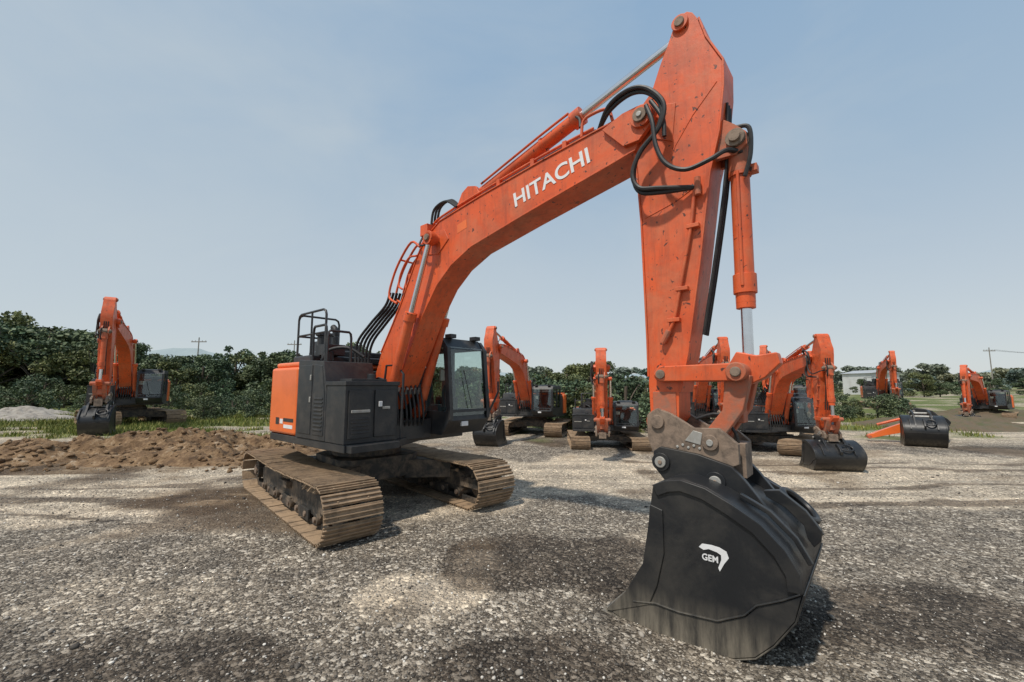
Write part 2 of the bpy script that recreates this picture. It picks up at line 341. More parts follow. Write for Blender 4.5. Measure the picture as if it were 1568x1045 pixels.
def bucket_part(parent,MK,y0=-.75,y1=.55):
    K=Part('bucket',parent,.008); K.M=MK
    for y in(y0,y1-.03): K.prism(sideP+sideQ,y,y+.03,BUK)
    K.ribbon(sideP,y0+.03,y1-.03,-.03,BUK)
    for l0,l1 in((y0-.022,y0+.002),(y1-.002,y1+.022)):
        K.ribbon(sideP[0:9],l0,l1,-.095,BUK)
    K.ribbon(sideP[8:],y0-.012,y1+.012,.012,BUK)
    for l0,l1 in((y0-.010,y0+.002),(y1-.002,y1+.010)):
        K.prism([(5.863,.165),(6.054,.154),(6.355,.185),(6.55,.29),(6.634,.385),(6.80,.47),(6.918,.545)]+[(x,z+.004) for x,z in sideP[9:16]]+[(5.45,-.03),(5.62,.10)],l0,l1,BUK)
        K.ribbon([(5.66,.12),(5.863,.165),(6.054,.158),(6.355,.189),(6.55,.295),(6.634,.388),(6.80,.475),(6.915,.55)],l0-.012,l1,.014,BUK)
        K.prism([(5.583,.183),(5.757,.467),(5.823,.821),(5.84,.98),(5.95,.95),(5.95,.6),(5.88,.32),(5.80,.14),(5.45,-.02),(5.40,-.03)],l0-.006,l1+.006,BUK)
    K.prism([(5.30,-.07),(5.36,-.035),(5.80,-.075),(5.80,-.115)],y0-.03,y1+.03,BUK)
    ear=[(5.738,1.24),(5.738,1.383),(5.80,1.43),(5.90,1.42),(6.146,1.393),(6.423,1.316),(6.52,1.212),(6.66,1.03),(6.80,.92),(6.86,.80),(6.70,.9),(6.45,1.05),(6.1,1.15),(5.86,1.10)]
    for y in(CL-.30,CL+.24): K.prism(ear,y,y+.06,BUK)
    for y in(CL-.32,CL+.23):
        K.pin((5.812,1.292),y,y+.09,.085,BUK,24); K.pin((6.289,1.175),y,y+.09,.085,BUK,24)
    for p_ in((5.812,1.292),(6.289,1.175)):
        K.pin(p_,CL-.335,CL+.335,.052,GRY,24); K.pin(p_,CL-.345,CL+.345,.02,DRT,12)
    K.prism([(5.86,1.16),(6.1,1.235),(6.3,1.2),(6.3,1.17),(6.1,1.2),(5.86,1.13)],CL-.24,CL+.24,BUK)
    K.ribbon([(6.50,1.11),(6.70,1.01),(6.86,.85),(6.945,.69)],CL-.46,CL-.41,.035,BUK); K.ribbon([(6.50,1.11),(6.70,1.01),(6.86,.85),(6.945,.69)],CL+.36,CL+.41,.035,BUK)
    K.prism([(6.60,1.10),(6.72,1.12),(6.90,.98),(7.0,.84),(6.99,.76),(6.94,.70),(6.90,.76),(6.88,.86),(6.76,.98),(6.62,1.05)],CL-.03,CL+.03,BUK)
    Mr=Matrix.Translation((6.83,CL+.20,.97))@Matrix.Rotation(math.radians(42),4,'Y')
    K.ring((0,0,0),.16,.03,BUK,'Z',M=Mr)
    K.done()
def front(root,ba=0,aa=0,ka=0,bucket=True,detail=True,bw=None):
    MB=R2(FOOT,ba); pv=ap(MB,PIV); MA=R2(PIV,aa,pv); tp=ap(MA,TIP); MK=R2(TIP,ka,tp)
    B=Part('boom',root,.008); B.M=MB
    w=.205
    footc=[(FOOT[0]-.17,FOOT[1]+.02),(FOOT[0]-.14,FOOT[1]-.13),(FOOT[0],FOOT[1]-.19),(FOOT[0]+.15,FOOT[1]-.14)]
    out=boomU[1:]+[(5.63,4.93),(5.66,4.8),(5.65,4.62)]+boomL[::-1]+footc[::-1]
    B.prism(out,CL-w,CL+w,ORG)
    B.ribbon(boomU[1:],CL-w-.015,CL+w+.015,.022,ORG); B.ribbon(boomL[::-1],CL-w-.015,CL+w+.015,.022,ORG)
    B.pin(FOOT,CL-.29,CL+.29,.15,ORG)
    for y in(CL-.26,CL+.20):
        B.prism([(5.25,4.89),(5.5,4.98),(5.68,4.99),(5.82,4.93),(5.87,4.84),(5.82,4.74),(5.68,4.60),(5.5,4.60)],y,y+.06,ORG)
    B.pin(PIV,CL-.30,CL+.30,.12,ORG,28); B.pin(PIV,CL-.33,CL+.33,.075,DRT,24); B.pin(PIV,CL-.345,CL+.345,.03,GRY,12)
    B.pin((2.31,4.29),CL-.40,CL+.40,.085,ORG); B.pin((2.31,4.29),CL-.43,CL+.43,.05,DRT)
    B.prism([(2.1,4.1),(2.35,4.05),(2.6,4.25),(2.5,4.42),(2.2,4.45)],CL-.22,CL+.22,ORG)
    for y in(CL-.16,CL+.10): B.prism([(2.6,4.55),(3.3,4.66),(3.12,4.95),(2.95,5.0),(2.82,4.93)],y,y+.06,ORG)
    B.box(2.0,2.18,CL-.3,CL-.1,4.40,4.58,ORG)
    for y in(CL-.17,CL-.11,CL+.11,CL+.17):
        pts=[(x,y,z+.06) for x,z in [(1.15,3.06),(1.5,3.6),(1.9,4.28),(2.12,4.5),(2.4,4.62),(3.3,4.76),(4.4,4.9),(5.1,4.96)]]
        B.tube(pts,.02,ORG if abs(y-CL)>.15 else RUB,6,3)
    for x,z in((3.6,4.78),(4.2,4.86),(4.7,4.91),(1.6,3.78)): B.box(x-.03,x+.03,CL-.2,CL+.2,z-.01,z+.1,ORG)
    for y in (CL-.26,CL-.12,CL+.02):
        B.tube([(1.95,y,4.25),(1.72,y,4.38),(1.42,y,4.14),(1.22,y,3.86),(1.12,y,3.55),(1.35,y,3.40)],.021,ORG,8,4)
        B.tube([(1.88,y,4.12),(1.65,y,4.12),(1.45,y,3.9),(1.4,y,3.7),(1.5,y,3.62)],.018,ORG,8,4)
    B.tube([(1.42,CL-.26,4.14),(1.42,CL+.02,4.14)],.018,ORG,8,1)
    B.tube([(4.95,CL-.2,4.95),(4.98,CL-.2,5.14),(5.12,CL-.2,5.18),(5.3,CL-.2,5.15),(5.36,CL-.2,4.98)],.02,ORG,8,4)
    B.done()
    h=Part('boom_hoses',root,0); h.M=MB
    for k in range(5):
        y=CL-.24+.05*k; d=.045*k
        h.tube([(.35+d,y-.1,1.9),(.20+d*.5,y-.08,2.35),(.18+d,y-.05,2.80),(.50+d,y,3.12),(.98+d*.6,y,3.40),(1.12+d*.6,y,3.62)],.024,RUB,8,5)
    for k in range(3):
        y=CL-.2+.06*k
        h.tube([(2.15,y,4.55),(2.22,y,4.82+.03*k),(2.5,y,4.88+.03*k),(2.75,y,4.72)],.02,RUB,8,5)
    h.tube([(2.3,CL-.33,4.25),(2.2,CL-.36,4.2),(2.05,CL-.34,4.25),(2.0,CL-.22,4.45)],.016,RUB,8,4)
    h.done()
    if detail:
        text('boom_lettering','HITACHI',(3.91,4.375),(5.05,4.60),CL-w-.004,WHT,root,.205,.018,MB)
        L=Part('boom_decal',root,0); L.M=MB
        L.prism([(2.78,4.42),(2.98,4.46),(2.99,4.33),(2.79,4.29)],CL-w-.003,CL-w+.02,ORGB); L.done()
    C=Part('boom_cylinders',root,.004); a=Vector((1.24,0,1.55)); q=ap(MB,(2.31,4.29)); b=Vector((q[0],0,q[1]))
    dr=(b-a).normalized()
    for y in(CL-.34,CL+.34):
        o=Vector((0,y,0)); A=a+o;Bv=b+o
        C.cyl(A,A+dr*1.68,.078,ORG,seg=24); C.cyl(A+dr*1.6,A+dr*1.74,.10,ORG,seg=24); C.cyl(A+dr*1.6,Bv,.042,CHR)
        C.pin((a.x,a.z),y-.09,y+.09,.1,ORG); C.pin(q,y-.06,y+.06,.11,ORG)
        C.tube([A+dr*.1+Vector((-.09,0,.05)),A+dr*.9+Vector((-.1,0,.05)),A+dr*1.55+Vector((-.1,0,.05))],.018,ORG,6,2)
        C.tube([A+dr*.25+Vector((.1,0,-.02)),A+dr*.1+Vector((.16,0,-.05)),A+Vector((.05,0,-.2))],.02,RUB,6,4)
    C.done()
    C=Part('arm_cylinder',root,.004); q=ap(MB,(2.98,4.86)); t=ap(MA,ATOP); a=Vector((q[0],CL,q[1])); b=Vector((t[0],CL,t[1])); dr=(b-a).normalized()
    C.cyl(a,a+dr*1.86,.088,ORG,seg=24); C.cyl(a+dr*1.80,a+dr*1.95,.112,ORG,seg=24); C.cyl(a+dr*1.3,a+dr*1.34,.1,ORG,seg=24); C.cyl(a+dr*1.9,b,.05,CHR)
    C.pin(q,CL-.1,CL+.1,.11,ORG); C.pin(t,CL-.07,CL+.07,.1,ORG)
    C.tube([a+dr*.2+Vector((0,-.1,.07)),a+dr*1.3+Vector((0,-.1,.08)),a+dr*1.78+Vector((0,-.07,.1))],.018,ORG,6,2)
    C.tube([a+dr*1.78+Vector((0,-.07,.08)),a+dr*1.95+Vector((0,-.1,-.1)),a+dr*2.0+Vector((0,-.15,-.28))],.018,RUB,6,4)
    C.done()
    A=Part('arm',root,.008); A.M=MA; w=.165
    A.prism(armO,CL-w,CL+w,ORG)
    A.ribbon([(6.30,5.70),(6.36,5.46),(6.50,5.14),(6.49,4.88),(6.43,4.44),(6.33,4.06),(6.20,3.20),(6.05,2.33),(5.96,1.95)],CL-w-.014,CL+w+.014,.02,ORG)
    A.ribbon([(5.67,2.1),(5.67,2.48),(5.66,3.09),(5.65,3.73),(5.63,4.09),(5.60,4.6)],CL-w-.012,CL+w+.012,.02,ORG)
    A.pin(ATOP,CL-.2,CL+.2,.085,ORG); A.pin(ATOP,CL-.22,CL+.22,.05,DRT)
    A.prism([(6.0,4.5),(5.78,4.62),(5.72,5.0),(6.05,4.9)],CL-w-.012,CL+w+.012,ORG)
    for y in(CL-.13,CL+.08): A.prism([(6.40,4.62),(6.566,4.47),(6.66,4.36),(6.66,4.24),(6.56,4.17),(6.30,4.18)],y,y+.05,DRO)
    A.pin((6.57,4.32),CL-.17,CL+.17,.085,DRT,24); A.pin((6.57,4.32),CL-.20,CL+.20,.05,DRT)
    A.ribbon([(6.44,4.95),(6.2,4.7),(6.02,4.45),(5.95,4.3)],CL-w-.006,CL-w+.01,.012,ORG)
    A.ribbon([(5.68,3.76),(6.0,3.85),(6.2,3.95)],CL-w-.006,CL-w+.01,.010,ORG)
    A.pin(IDL,CL-.23,CL+.23,.075,DRO); A.pin(IDL,CL-.27,CL+.27,.045,DRT)
    A.pin(TIP,CL-.235,CL+.235,.12,DRO,24)
    A.box(5.70,5.93,CL-w-.01,CL+w+.01,1.72,1.95,DRO)
    for q in((6.16,3.55),(6.03,2.95),(5.94,2.65)): A.box(q[0]-.05,q[0]+.07,CL-w-.06,CL-w,q[1]-.02,q[1]+.02,ORG)
    yy=CL-w-.035
    A.tube([(6.24,yy,4.0),(6.20,yy,3.9),(6.15,yy,3.55),(6.02,yy,2.95),(5.95,yy,2.65),(5.87,yy,2.49)],.018,ORG,8,4)
    A.cyl((5.90,CL-w-.04,2.55),(5.83,CL-w-.04,2.43),.03,DRO,seg=10)
    A.cyl((6.235,CL-w-.05,4.02),(6.235,CL-w-.05,3.84),.03,DRO,seg=10)
    A.box(6.46,6.50,CL-.1,CL+.1,4.8,5.0,BLK)
    for k in(-.06,.0,.06): A.tube([(6.50,CL+k,4.75),(6.46,CL+k,4.1),(6.33,CL+k,3.3),(6.18,CL+k,2.5)],.016,RUB,6,3)
    A.done()
    h=Part('arm_hoses',root,0); h.M=MA
    for k in range(2):
        d=.035*k; y=CL-.31-.03*k
        h.tube([(5.148,CL-.15,4.97),(5.358,y+.05,5.078+d),(5.62,y,5.12+d),(5.82,y,5.04+d),(5.95+d,y,4.835),(5.90+d,y,4.607),(5.70+d,y,4.42),(5.635,y,4.18+d),(5.70,y,4.0+d),(5.905,y+.02,3.94+d),(6.22,CL-w-.03,3.93)],.024,RUB,8,6)
    h.tube([(5.80,CL-.33,4.9),(5.87,CL-.36,4.68),(5.90,CL-.36,4.406),(5.99,CL-.35,4.19),(6.164,CL-.33,4.075),(6.373,CL-.3,4.11),(6.50,CL-.2,4.20),(6.6,CL-.08,4.2)],.023,RUB,8,6)
    h.tube([(5.84,CL-.30,4.95),(5.96,CL-.31,4.7),(5.97,CL-.31,4.5)],.023,RUB,8,6)
    h.tube([(6.57,CL-.1,4.45),(6.68,CL-.1,4.4),(6.68,CL-.1,4.15),(6.62,CL-.09,3.95)],.02,RUB,8,6)
    h.done()
    C=Part('bucket_cylinder',root,.004); a=ap(MA,(6.565,4.32)); b=ap(MA,LEND); a=Vector((a[0],CL,a[1])); b=Vector((b[0],CL,b[1])); dr=(b-a).normalized()
    C.cyl(a,a+dr*1.55,.083,ORG,seg=24); C.cyl(a+dr*1.28,a+dr*1.46,.10,ORG,seg=24); C.cyl(a+dr*1.46,a+dr*1.60,.082,ORG,seg=24); C.cyl(a+dr*.28,a+dr*.33,.1,ORG,seg=24); C.cyl(a+dr*1.5,b,.048,CHR)
    C.cyl(a-dr*.02,a+dr*.3,.10,DRO,seg=24)
    C.pin((a.x,a.z),CL-.075,CL+.075,.11,DRT)
    C.tube([a+dr*.3+Vector((0,-.1,0)),a+dr*.8+Vector((0,-.1,0)),a+dr*1.4+Vector((0,-.1,0))],.016,ORG,6,2)
    C.box(a.x-.05,a.x+.15,CL-.05,CL+.05,a.z-.32,a.z-.25,ORG)
    C.done()
    L=Part('bucket_linkage',root,.012); L.M=MA
    for y in(CL-.25,CL+.20): L.prism([(5.80,2.20),(5.74,2.12),(5.80,2.05),(6.50,2.05),(6.58,2.13),(6.50,2.21)],y,y+.05,ORG)
    L.pin(LNK,CL-.28,CL+.28,.085,DRO,24); L.pin(LNK,CL-.30,CL+.30,.045,DRT)
    L.prism([(6.44,2.05),(6.40,2.22),(6.46,2.32),(6.62,2.28),(6.78,2.30),(6.80,2.20),(6.68,2.08),(6.56,2.02)],CL-.085,CL+.085,ORG)
    lo=ap(MA.inverted()@MK,LOW)
    d=Vector((lo[0]-LNK[0],lo[1]-LNK[1])); n=Vector((-d.y,d.x)).normalized()
    c1=Vector(LNK)+d*.5+n*.06
    for y in(CL-.19,CL+.07):
        L.prism([(LNK[0]-.11,LNK[1]-.03),(LNK[0]+.10,LNK[1]-.03),(c1.x+.09,c1.y),(lo[0]+.10,lo[1]+.05),(lo[0]+.06,lo[1]-.09),(lo[0]-.07,lo[1]-.06),(lo[0]-.08,lo[1]+.06),(c1.x-.08,c1.y)],y,y+.12,DRO)
    L.box(c1.x-.07,c1.x+.07,CL-.08,CL+.08,c1.y-.12,c1.y+.1,DRO)
    L.done()
    K=Part('quick_coupler',root,.014); K.M=MK
    for y in(CL-.24,CL+.18):
        K.prism([(5.66,1.72),(5.76,1.79),(5.90,1.74),(6.10,1.62),(6.32,1.63),(6.47,1.50),(6.47,1.33),(6.36,1.28),(6.22,1.34),(5.96,1.36),(5.86,1.30),(5.72,1.33),(5.66,1.5)],y,y+.06,DRT)
    K.box(5.78,6.4,CL-.18,CL+.18,1.36,1.46,DRT)
    K.pin(TIP,CL-.27,CL+.27,.065,DRT,24); K.pin(LOW,CL-.27,CL+.27,.07,DRT,24); K.pin(LOW,CL-.28,CL+.28,.03,GRY)
    K.box(6.38,6.5,CL-.12,CL+.12,1.2,1.5,DRT); K.tube([(6.1,CL-.15,1.7),(6.3,CL-.15,1.75),(6.42,CL-.12,1.6),(6.44,CL-.1,1.5)],.016,RUB,6,4)
    K.prism([(6.02,1.50),(6.10,1.60),(6.18,1.58),(6.16,1.47)],CL-.247,CL-.235,GRY)
    for k in range(5): K.pin((5.95+.05*k,1.44+.02*(k%2)),CL-.25,CL-.235,.014,GRY,8)
    K.done()
    if not bucket: return
    if bw: bucket_part(root,MK,CL-bw,CL+bw)
    else: bucket_part(root,MK)
    y0=-.75
    if detail:
        G=Part('bucket_badge',root,0); G.M=MK
        G.prism([(6.235,.715),(6.26,.745),(6.33,.75),(6.39,.745),(6.44,.725),(6.455,.68),(6.42,.63),(6.385,.565),(6.375,.59),(6.40,.655),(6.40,.69),(6.37,.705),(6.31,.715),(6.27,.70)],y0-.004,y0+.002,WHT)
        G.done()
        text('bucket_lettering','GEM',(6.255,.625),(6.375,.625),y0-.003,WHT,root,.05,.02,MK)
def excavator(loc,rz,scale=(1,1,1),under=-7.0,share=None,**k):
    root=empty('excavator',loc,rz,scale)
    uc=empty('undercarriage',(0,0,-.03 if share is None else 0),math.radians(under),parent=root)
    if share is None: undercarriage(uc); house(root)
    else:
        for ch in share['u']:
            o=ch.copy(); COL.objects.link(o); o.parent=uc
        for ch in share['h']:
            o=ch.copy(); COL.objects.link(o); o.parent=root
    ret={'u':list(uc.children),'h':[c for c in root.children if c.type=='MESH']}
    front(root,**k); return root,ret
A0=math.atan2(-.65,.76)
main,SH=excavator((-2.74,8.21,0),A0)
def park(bx,by,sx,sy,s,lat=1.3,**k):
    d=Vector((bx-sx,by-sy)); 
    excavator((sx,sy,.0),math.atan2(d.y,d.x),(s,s*lat,s),under=k.pop('under',5),share=SH,detail=False,**k)
park(-17.3,18.2,-20.6,23.2,1.0,1.1,under=20,bw=.42)
park(-.55,15.2,1.0,19.0,.71,1.3,bw=.45)
park(2.45,11.3,3.2,14.8,.525,1.5,bucket=False)
park(7.9,10.7,8.4,14.1,.57,1.45,under=-30)
park(7.8,15.9,8.3,19.2,.65,1.3,under=15)
park(11.6,15.6,12.4,20.0,.58,1.35)
park(13.6,22.6,16.6,25.6,.72,1.2,under=25)
park(26.0,24.4,29.5,26.6,.62,1.2,ba=-.12,aa=.12)
park(31.5,35.0,34.0,39.5,.85,1.1)
# spare attachments parked on the right
def spare_bucket(x,y,rz,s,tilt=0):
    r=empty('spare_bucket',(x,y,.06*s),rz,(s,s,s)); bucket_part(r,Matrix.Rotation(-tilt,4,'Y')@Matrix.Translation((-6.2,0,0)))
spare_bucket(14.0,14.6,-2.2,.8); spare_bucket(15.6,16.2,-.8,.8)
r=empty('spare_arm',(14.3,15.6,.45),2.6,(.5,.7,.5)); A=Part('arm_section',r,.01); A.M=R2(TIP,math.radians(74),(2.2,-.6)); A.prism(armO,-.2,.2,ORGB); A.pin(PIV,-.26,.26,.16,DRT); A.pin(ATOP,-.24,.24,.12,DRT); A.pin(TIP,-.26,.26,.13,DRO)
A.cyl((6.6,0,4.3),(6.5,0,2.4),.09,ORG); A.done()
# ------------------------------------------------------------ ground
def gh(x,y):
    h=.035*noise.noise(Vector((x*.35,y*.35,0)))+.018*noise.noise(Vector((x*1.3,y*1.3,3)))+.010*noise.noise(Vector((x*4,y*4,7)))
    h-=.075*math.exp(-(((x-1.3)**2+(y-3.7)**2)/1.4))
    d=math.hypot(x,y)
    if d>30: h+=(d-30)*.004*(1+noise.noise(Vector((x*.03,y*.03,0))))
    for c in(8.9,9.5,10.9):
        q=y-c-.04*x-.3*math.sin(x*.15); h-=.04*math.exp(-(q/.14)**2)*(1 if abs(x)>3.0 else .2)
    dd=math.hypot(x+2.74,y-8.21)
    if dd<3.4: h=h*.35-.03
    return h
def gax(n,lo,hi,dense):
    u=np.linspace(-1,1,n); s=np.sinh(u*dense)/np.sinh(dense); return np.where(s<0,s*lo,s*hi)
xs=gax(360,500,500,6.2)
ys=np.concatenate([np.linspace(-30,1,12)[:-1],1+(np.sinh(np.linspace(0,1,310)*6.0)/np.sinh(6.0))*600])
nx,ny=len(xs),len(ys)
V=[];MK_=[]
def sstep(a,b,x): t=max(0,min(1,(x-a)/(b-a))); return t*t*(3-2*t)
def gmask(x,y,n1,n2):
    if x<-4.5: return sstep(15.0,18.0,y+5*n1-.3)*sstep(.0,.3,.36+n1+n2*.8+(.35 if y>24 else 0))
    return sstep(17.5,21,y+5*n1)*sstep(.1,.4,.18+n1+n2*.8+(.3 if y>24 else 0))
def G2(x,y,cx,cy,rx,ry): return math.exp(-(((x-cx)/rx)**2+((y-cy)/ry)**2))
for y in ys:
    for x in xs:
        V.append((x,y,gh(x,y)))
        n1=noise.noise(Vector((x*.5,y*.5,11))); n2=noise.noise(Vector((x*.16,y*.16,5)))
        n3=noise.noise(Vector((x*1.1,y*1.1,21))); n4=noise.noise(Vector((x*2.6,y*2.6,31)))
        g=gmask(x,y,n1,n2)
        dm=max(G2(x,y,-10.5,13.0,5.6,2.6),.9*G2(x,y,-13,10.8,6,.9),.62*G2(x,y,-5.5,8.0,2.0,1.2)); d=sstep(.15,.5,dm+.35*n3+.15*n4)
        d=max(d,.55*sstep(.25,.5,n1+.4*n3)*(1 if 5.5<y<16 else 0))
        l=sstep(.1,.6,math.exp(-(((y-9.6-.04*x)/2.7)**2))*(1 if abs(x+.5)>2.0 else .7)+.45*n1+.3*n3)
        l=max(l,sstep(.2,.7,G2(x,y,-.85,4.3,.7,.6)+.35*n3+.15*n4)*.85)
        l=max(l,.55*sstep(.2,.7,G2(x,y,2.6,5.8,1.2,.6)+.35*n3))
        l=max(l,.35*sstep(.25,.7,G2(x,y,-3.6,4.4,1.6,.6)+.45*n3))
        l=max(l,sstep(12.5,17,y)*(.7+.5*n1) if abs(x)>4 else .55*sstep(12.5,17,y))
        wv=sstep(.22,.65,G2(x,y,.45,5.1,1.45,.95)+.5*n3)
        wv=max(wv,sstep(.25,.7,G2(x,y,.1,3.1,1.4,.7)+.5*n3+.1*n4))
        wv=max(wv,.8*sstep(.3,.75,G2(x,y,-2.6,3.2,1.5,.6)+.5*n3+.1*n4))
        wv=max(wv,.9*sstep(.3,.75,G2(x,y,3.6,3.9,1.8,.9)+.5*n3+.1*n4))
        wv=max(wv,.8*sstep(.10,.34,n2+.45*n1+.2*n3-.02*max(0,y-6)))
        for (c,sl,wd,sd_) in((7.3,.03,.26,1),(8.35,.05,.15,1),(10.3,.02,.2,1),(11.6,-.02,.18,1),(8.2,.05,.2,-1),(9.6,.1,.15,-1),(6.6,-.15,.14,-1),(5.6,-.18,.12,-1)):
            if sd_*x>(3 if sd_>0 else 4.5): wv=max(wv,.95*sstep(.35,.8,math.exp(-((y-c-sl*x+.4*n1)/wd)**2)+.35*n3))
        MK_+= [g,d,l,wv]
idx=np.arange(nx*ny).reshape(ny,nx)
F_=np.stack([idx[:-1,:-1],idx[:-1,1:],idx[1:,1:],idx[1:,:-1]],-1).reshape(-1,4).tolist()
me=bpy.data.meshes.new('ground'); me.from_pydata(V,[],F_); ca=me.color_attributes.new('mask','FLOAT_COLOR','POINT'); ca.data.foreach_set('color',MK_)
me.polygons.foreach_set('use_smooth',[True]*len(me.polygons))
gr=bpy.data.objects.new('ground',me); COL.objects.link(gr)
m,nt,p=newmat('gravel_ground'); me.materials.append(m); o=obj(nt)
at=N(nt,'ShaderNodeAttribute',attribute_name='mask'); sp=N(nt,'ShaderNodeSeparateColor'); nt.links.new(at.outputs['Color'],sp.inputs[0])
def vor(scale,feat='F1'):
    v=N(nt,'ShaderNodeTexVoronoi',feature=feat); v.inputs['Scale'].default_value=scale; nt.links.new(o,v.inputs['Vector']); return v
v1=vor(54); v2=vor(27); v3=vor(110)
def redof(c):
    s=N(nt,'ShaderNodeSeparateColor'); nt.links.new(c,s.inputs[0]); return s.outputs[0]
c1=ramp(nt,redof(v1.outputs['Color']),[(0,(.022,.019,.016)),(.45,(.098,.083,.067)),(.8,(.25,.217,.176)),(1,(.74,.69,.61))])
c2=ramp(nt,redof(v2.outputs['Color']),[(0,(.034,.029,.024)),(.5,(.125,.107,.087)),(.85,(.31,.275,.23)),(1,(.74,.69,.61))])
c3=ramp(nt,redof(v3.outputs['Color']),[(0,(.028,.024,.019)),(.6,(.125,.105,.084)),(1,(.48,.43,.37))])
big=ramp(nt,redof(v2.outputs['Color']),[(.70,0),(.73,1)])
col=mix(nt,.40,c1,c3); col=mix(nt,math_(nt,'MULTIPLY',big,.85),col,c2)
fine=noise_(nt,o,1.6,8,.7)
col=mix(nt,1.0,col,ramp(nt,fine,[(.32,(.52,.50,.48)),(.68,(1.5,1.43,1.32))]),'MULTIPLY')
lightc=mix(nt,.40,ramp(nt,noise_(nt,o,5,8,.75),[(.3,(.37,.31,.24)),(.7,(.68,.60,.49))]),mix(nt,1.0,col,(2.9,2.7,2.35),'MULTIPLY'))
strk=ramp(nt,noise_(nt,mapped(nt,o,(.12,1.5,1)),1.0,7,.65,.4),[(.38,.40),(.58,1)])
edge=ramp(nt,math_(nt,'ADD',sp.outputs[2],math_(nt,'MULTIPLY',math_(nt,'SUBTRACT',noise_(nt,o,3,8,.7),.5),.9)),[(.25,0),(.75,1)])
col=mix(nt,math_(nt,'MULTIPLY',edge,strk),col,lightc)
dirtc=ramp(nt,noise_(nt,o,3.0,10,.78),[(.3,(.06,.036,.02)),(.48,(.20,.13,.07)),(.75,(.48,.37,.25))])
col=mix(nt,math_(nt,'MULTIPLY',sp.outputs[1],.9),col,dirtc)
wed=ramp(nt,math_(nt,'ADD',at.outputs['Alpha'],math_(nt,'MULTIPLY',math_(nt,'SUBTRACT',noise_(nt,o,3.5,8,.72),.5),.9)),[(.3,0),(.75,1)])
col=mix(nt,math_(nt,'MULTIPLY',wed,.82),col,mix(nt,1.0,col,(.28,.25,.23),'MULTIPLY'))
grc=ramp(nt,noise_(nt,o,4,8,.75),[(.3,(.045,.065,.016)),(.5,(.12,.15,.04)),(.7,(.26,.25,.10))])
col=mix(nt,sp.outputs[0],col,grc)
nt.links.new(col,p.inputs['Base Color']); p.inputs['Roughness'].default_value=.8; p.inputs['Specular IOR Level'].default_value=.3
hgt=math_(nt,'ADD',math_(nt,'MULTIPLY',v1.outputs['Distance'],-.6),math_(nt,'ADD',math_(nt,'MULTIPLY',v2.outputs['Distance'],-.9),math_(nt,'MULTIPLY',noise_(nt,o,9,8,.7),1.3)))
b=N(nt,'ShaderNodeBump'); b.inputs['Strength'].default_value=.9; b.inputs['Distance'].default_value=.030; nt.links.new(hgt,b.inputs['Height']); nt.links.new(b.outputs[0],p.inputs['Normal'])
# ------------------------------------------------------------ dirt berm (left)
def ridged(v): return 1-abs(noise.noise(v))*2
def bermz(xx,yy,x0,x1,y0,y1,H,seed):
    u=(xx-x0)/(x1-x0); w_=(yy-y0)/(y1-y0); e=max(0.0,math.sin(math.pi*u))**.6*max(0.0,math.sin(math.pi*w_))**.8
    b_=.42+.75*noise.noise(Vector((xx*.55,yy*.9,seed)))+.40*noise.noise(Vector((xx*1.5,yy*1.9,seed)))
    z=H*max(0,b_)*e+.17*e*(ridged(Vector((xx*2.2,yy*2.4,seed)))-.4)+.10*e*noise.noise(Vector((xx*5,yy*5,seed)))+.05*e*noise.noise(Vector((xx*11,yy*11,seed)))
    return gh(xx,yy)+z-.09+.06*min(1,e*3)
def berm(name,x0,x1,y0,y1,H,step,mat,seed):
    X=np.linspace(x0,x1,int((x1-x0)/step)); Y=np.linspace(y0,y1,int((y1-y0)/(step*.8))); vs=[]
    for yy in Y:
        for xx in X: vs.append((xx,yy,bermz(xx,yy,x0,x1,y0,y1,H,seed)))
    a,b_=len(X),len(Y); i=np.arange(a*b_).reshape(b_,a)
    f=np.stack([i[:-1,:-1],i[:-1,1:],i[1:,1:],i[1:,:-1]],-1).reshape(-1,4).tolist()
    me=bpy.data.meshes.new(name); me.from_pydata(vs,[],f); me.materials.append(mat); COL.objects.link(bpy.data.objects.new(name,me))
m,nt,p=newmat('brown_soil'); o=obj(nt); SOILB=m
cc=ramp(nt,noise_(nt,o,1.9,10,.8),[(.30,(.035,.022,.012)),(.44,(.14,.08,.038)),(.55,(.28,.175,.09)),(.68,(.52,.43,.32))])
nt.links.new(cc,p.inputs['Base Color']); p.inputs['Roughness'].default_value=.9
b=N(nt,'ShaderNodeBump'); b.inputs['Distance'].default_value=.06; nt.links.new(noise_(nt,o,12,8,.75),b.inputs['Height']); nt.links.new(b.outputs[0],p.inputs['Normal'])
BM=[(-16.0,-5.6,10.8,15.9,.85,2),(-21.5,-12.5,10.2,13.6,.5,9)]
for q in BM: berm('dirt_berm',*q[:5],.075,SOILB,q[5])
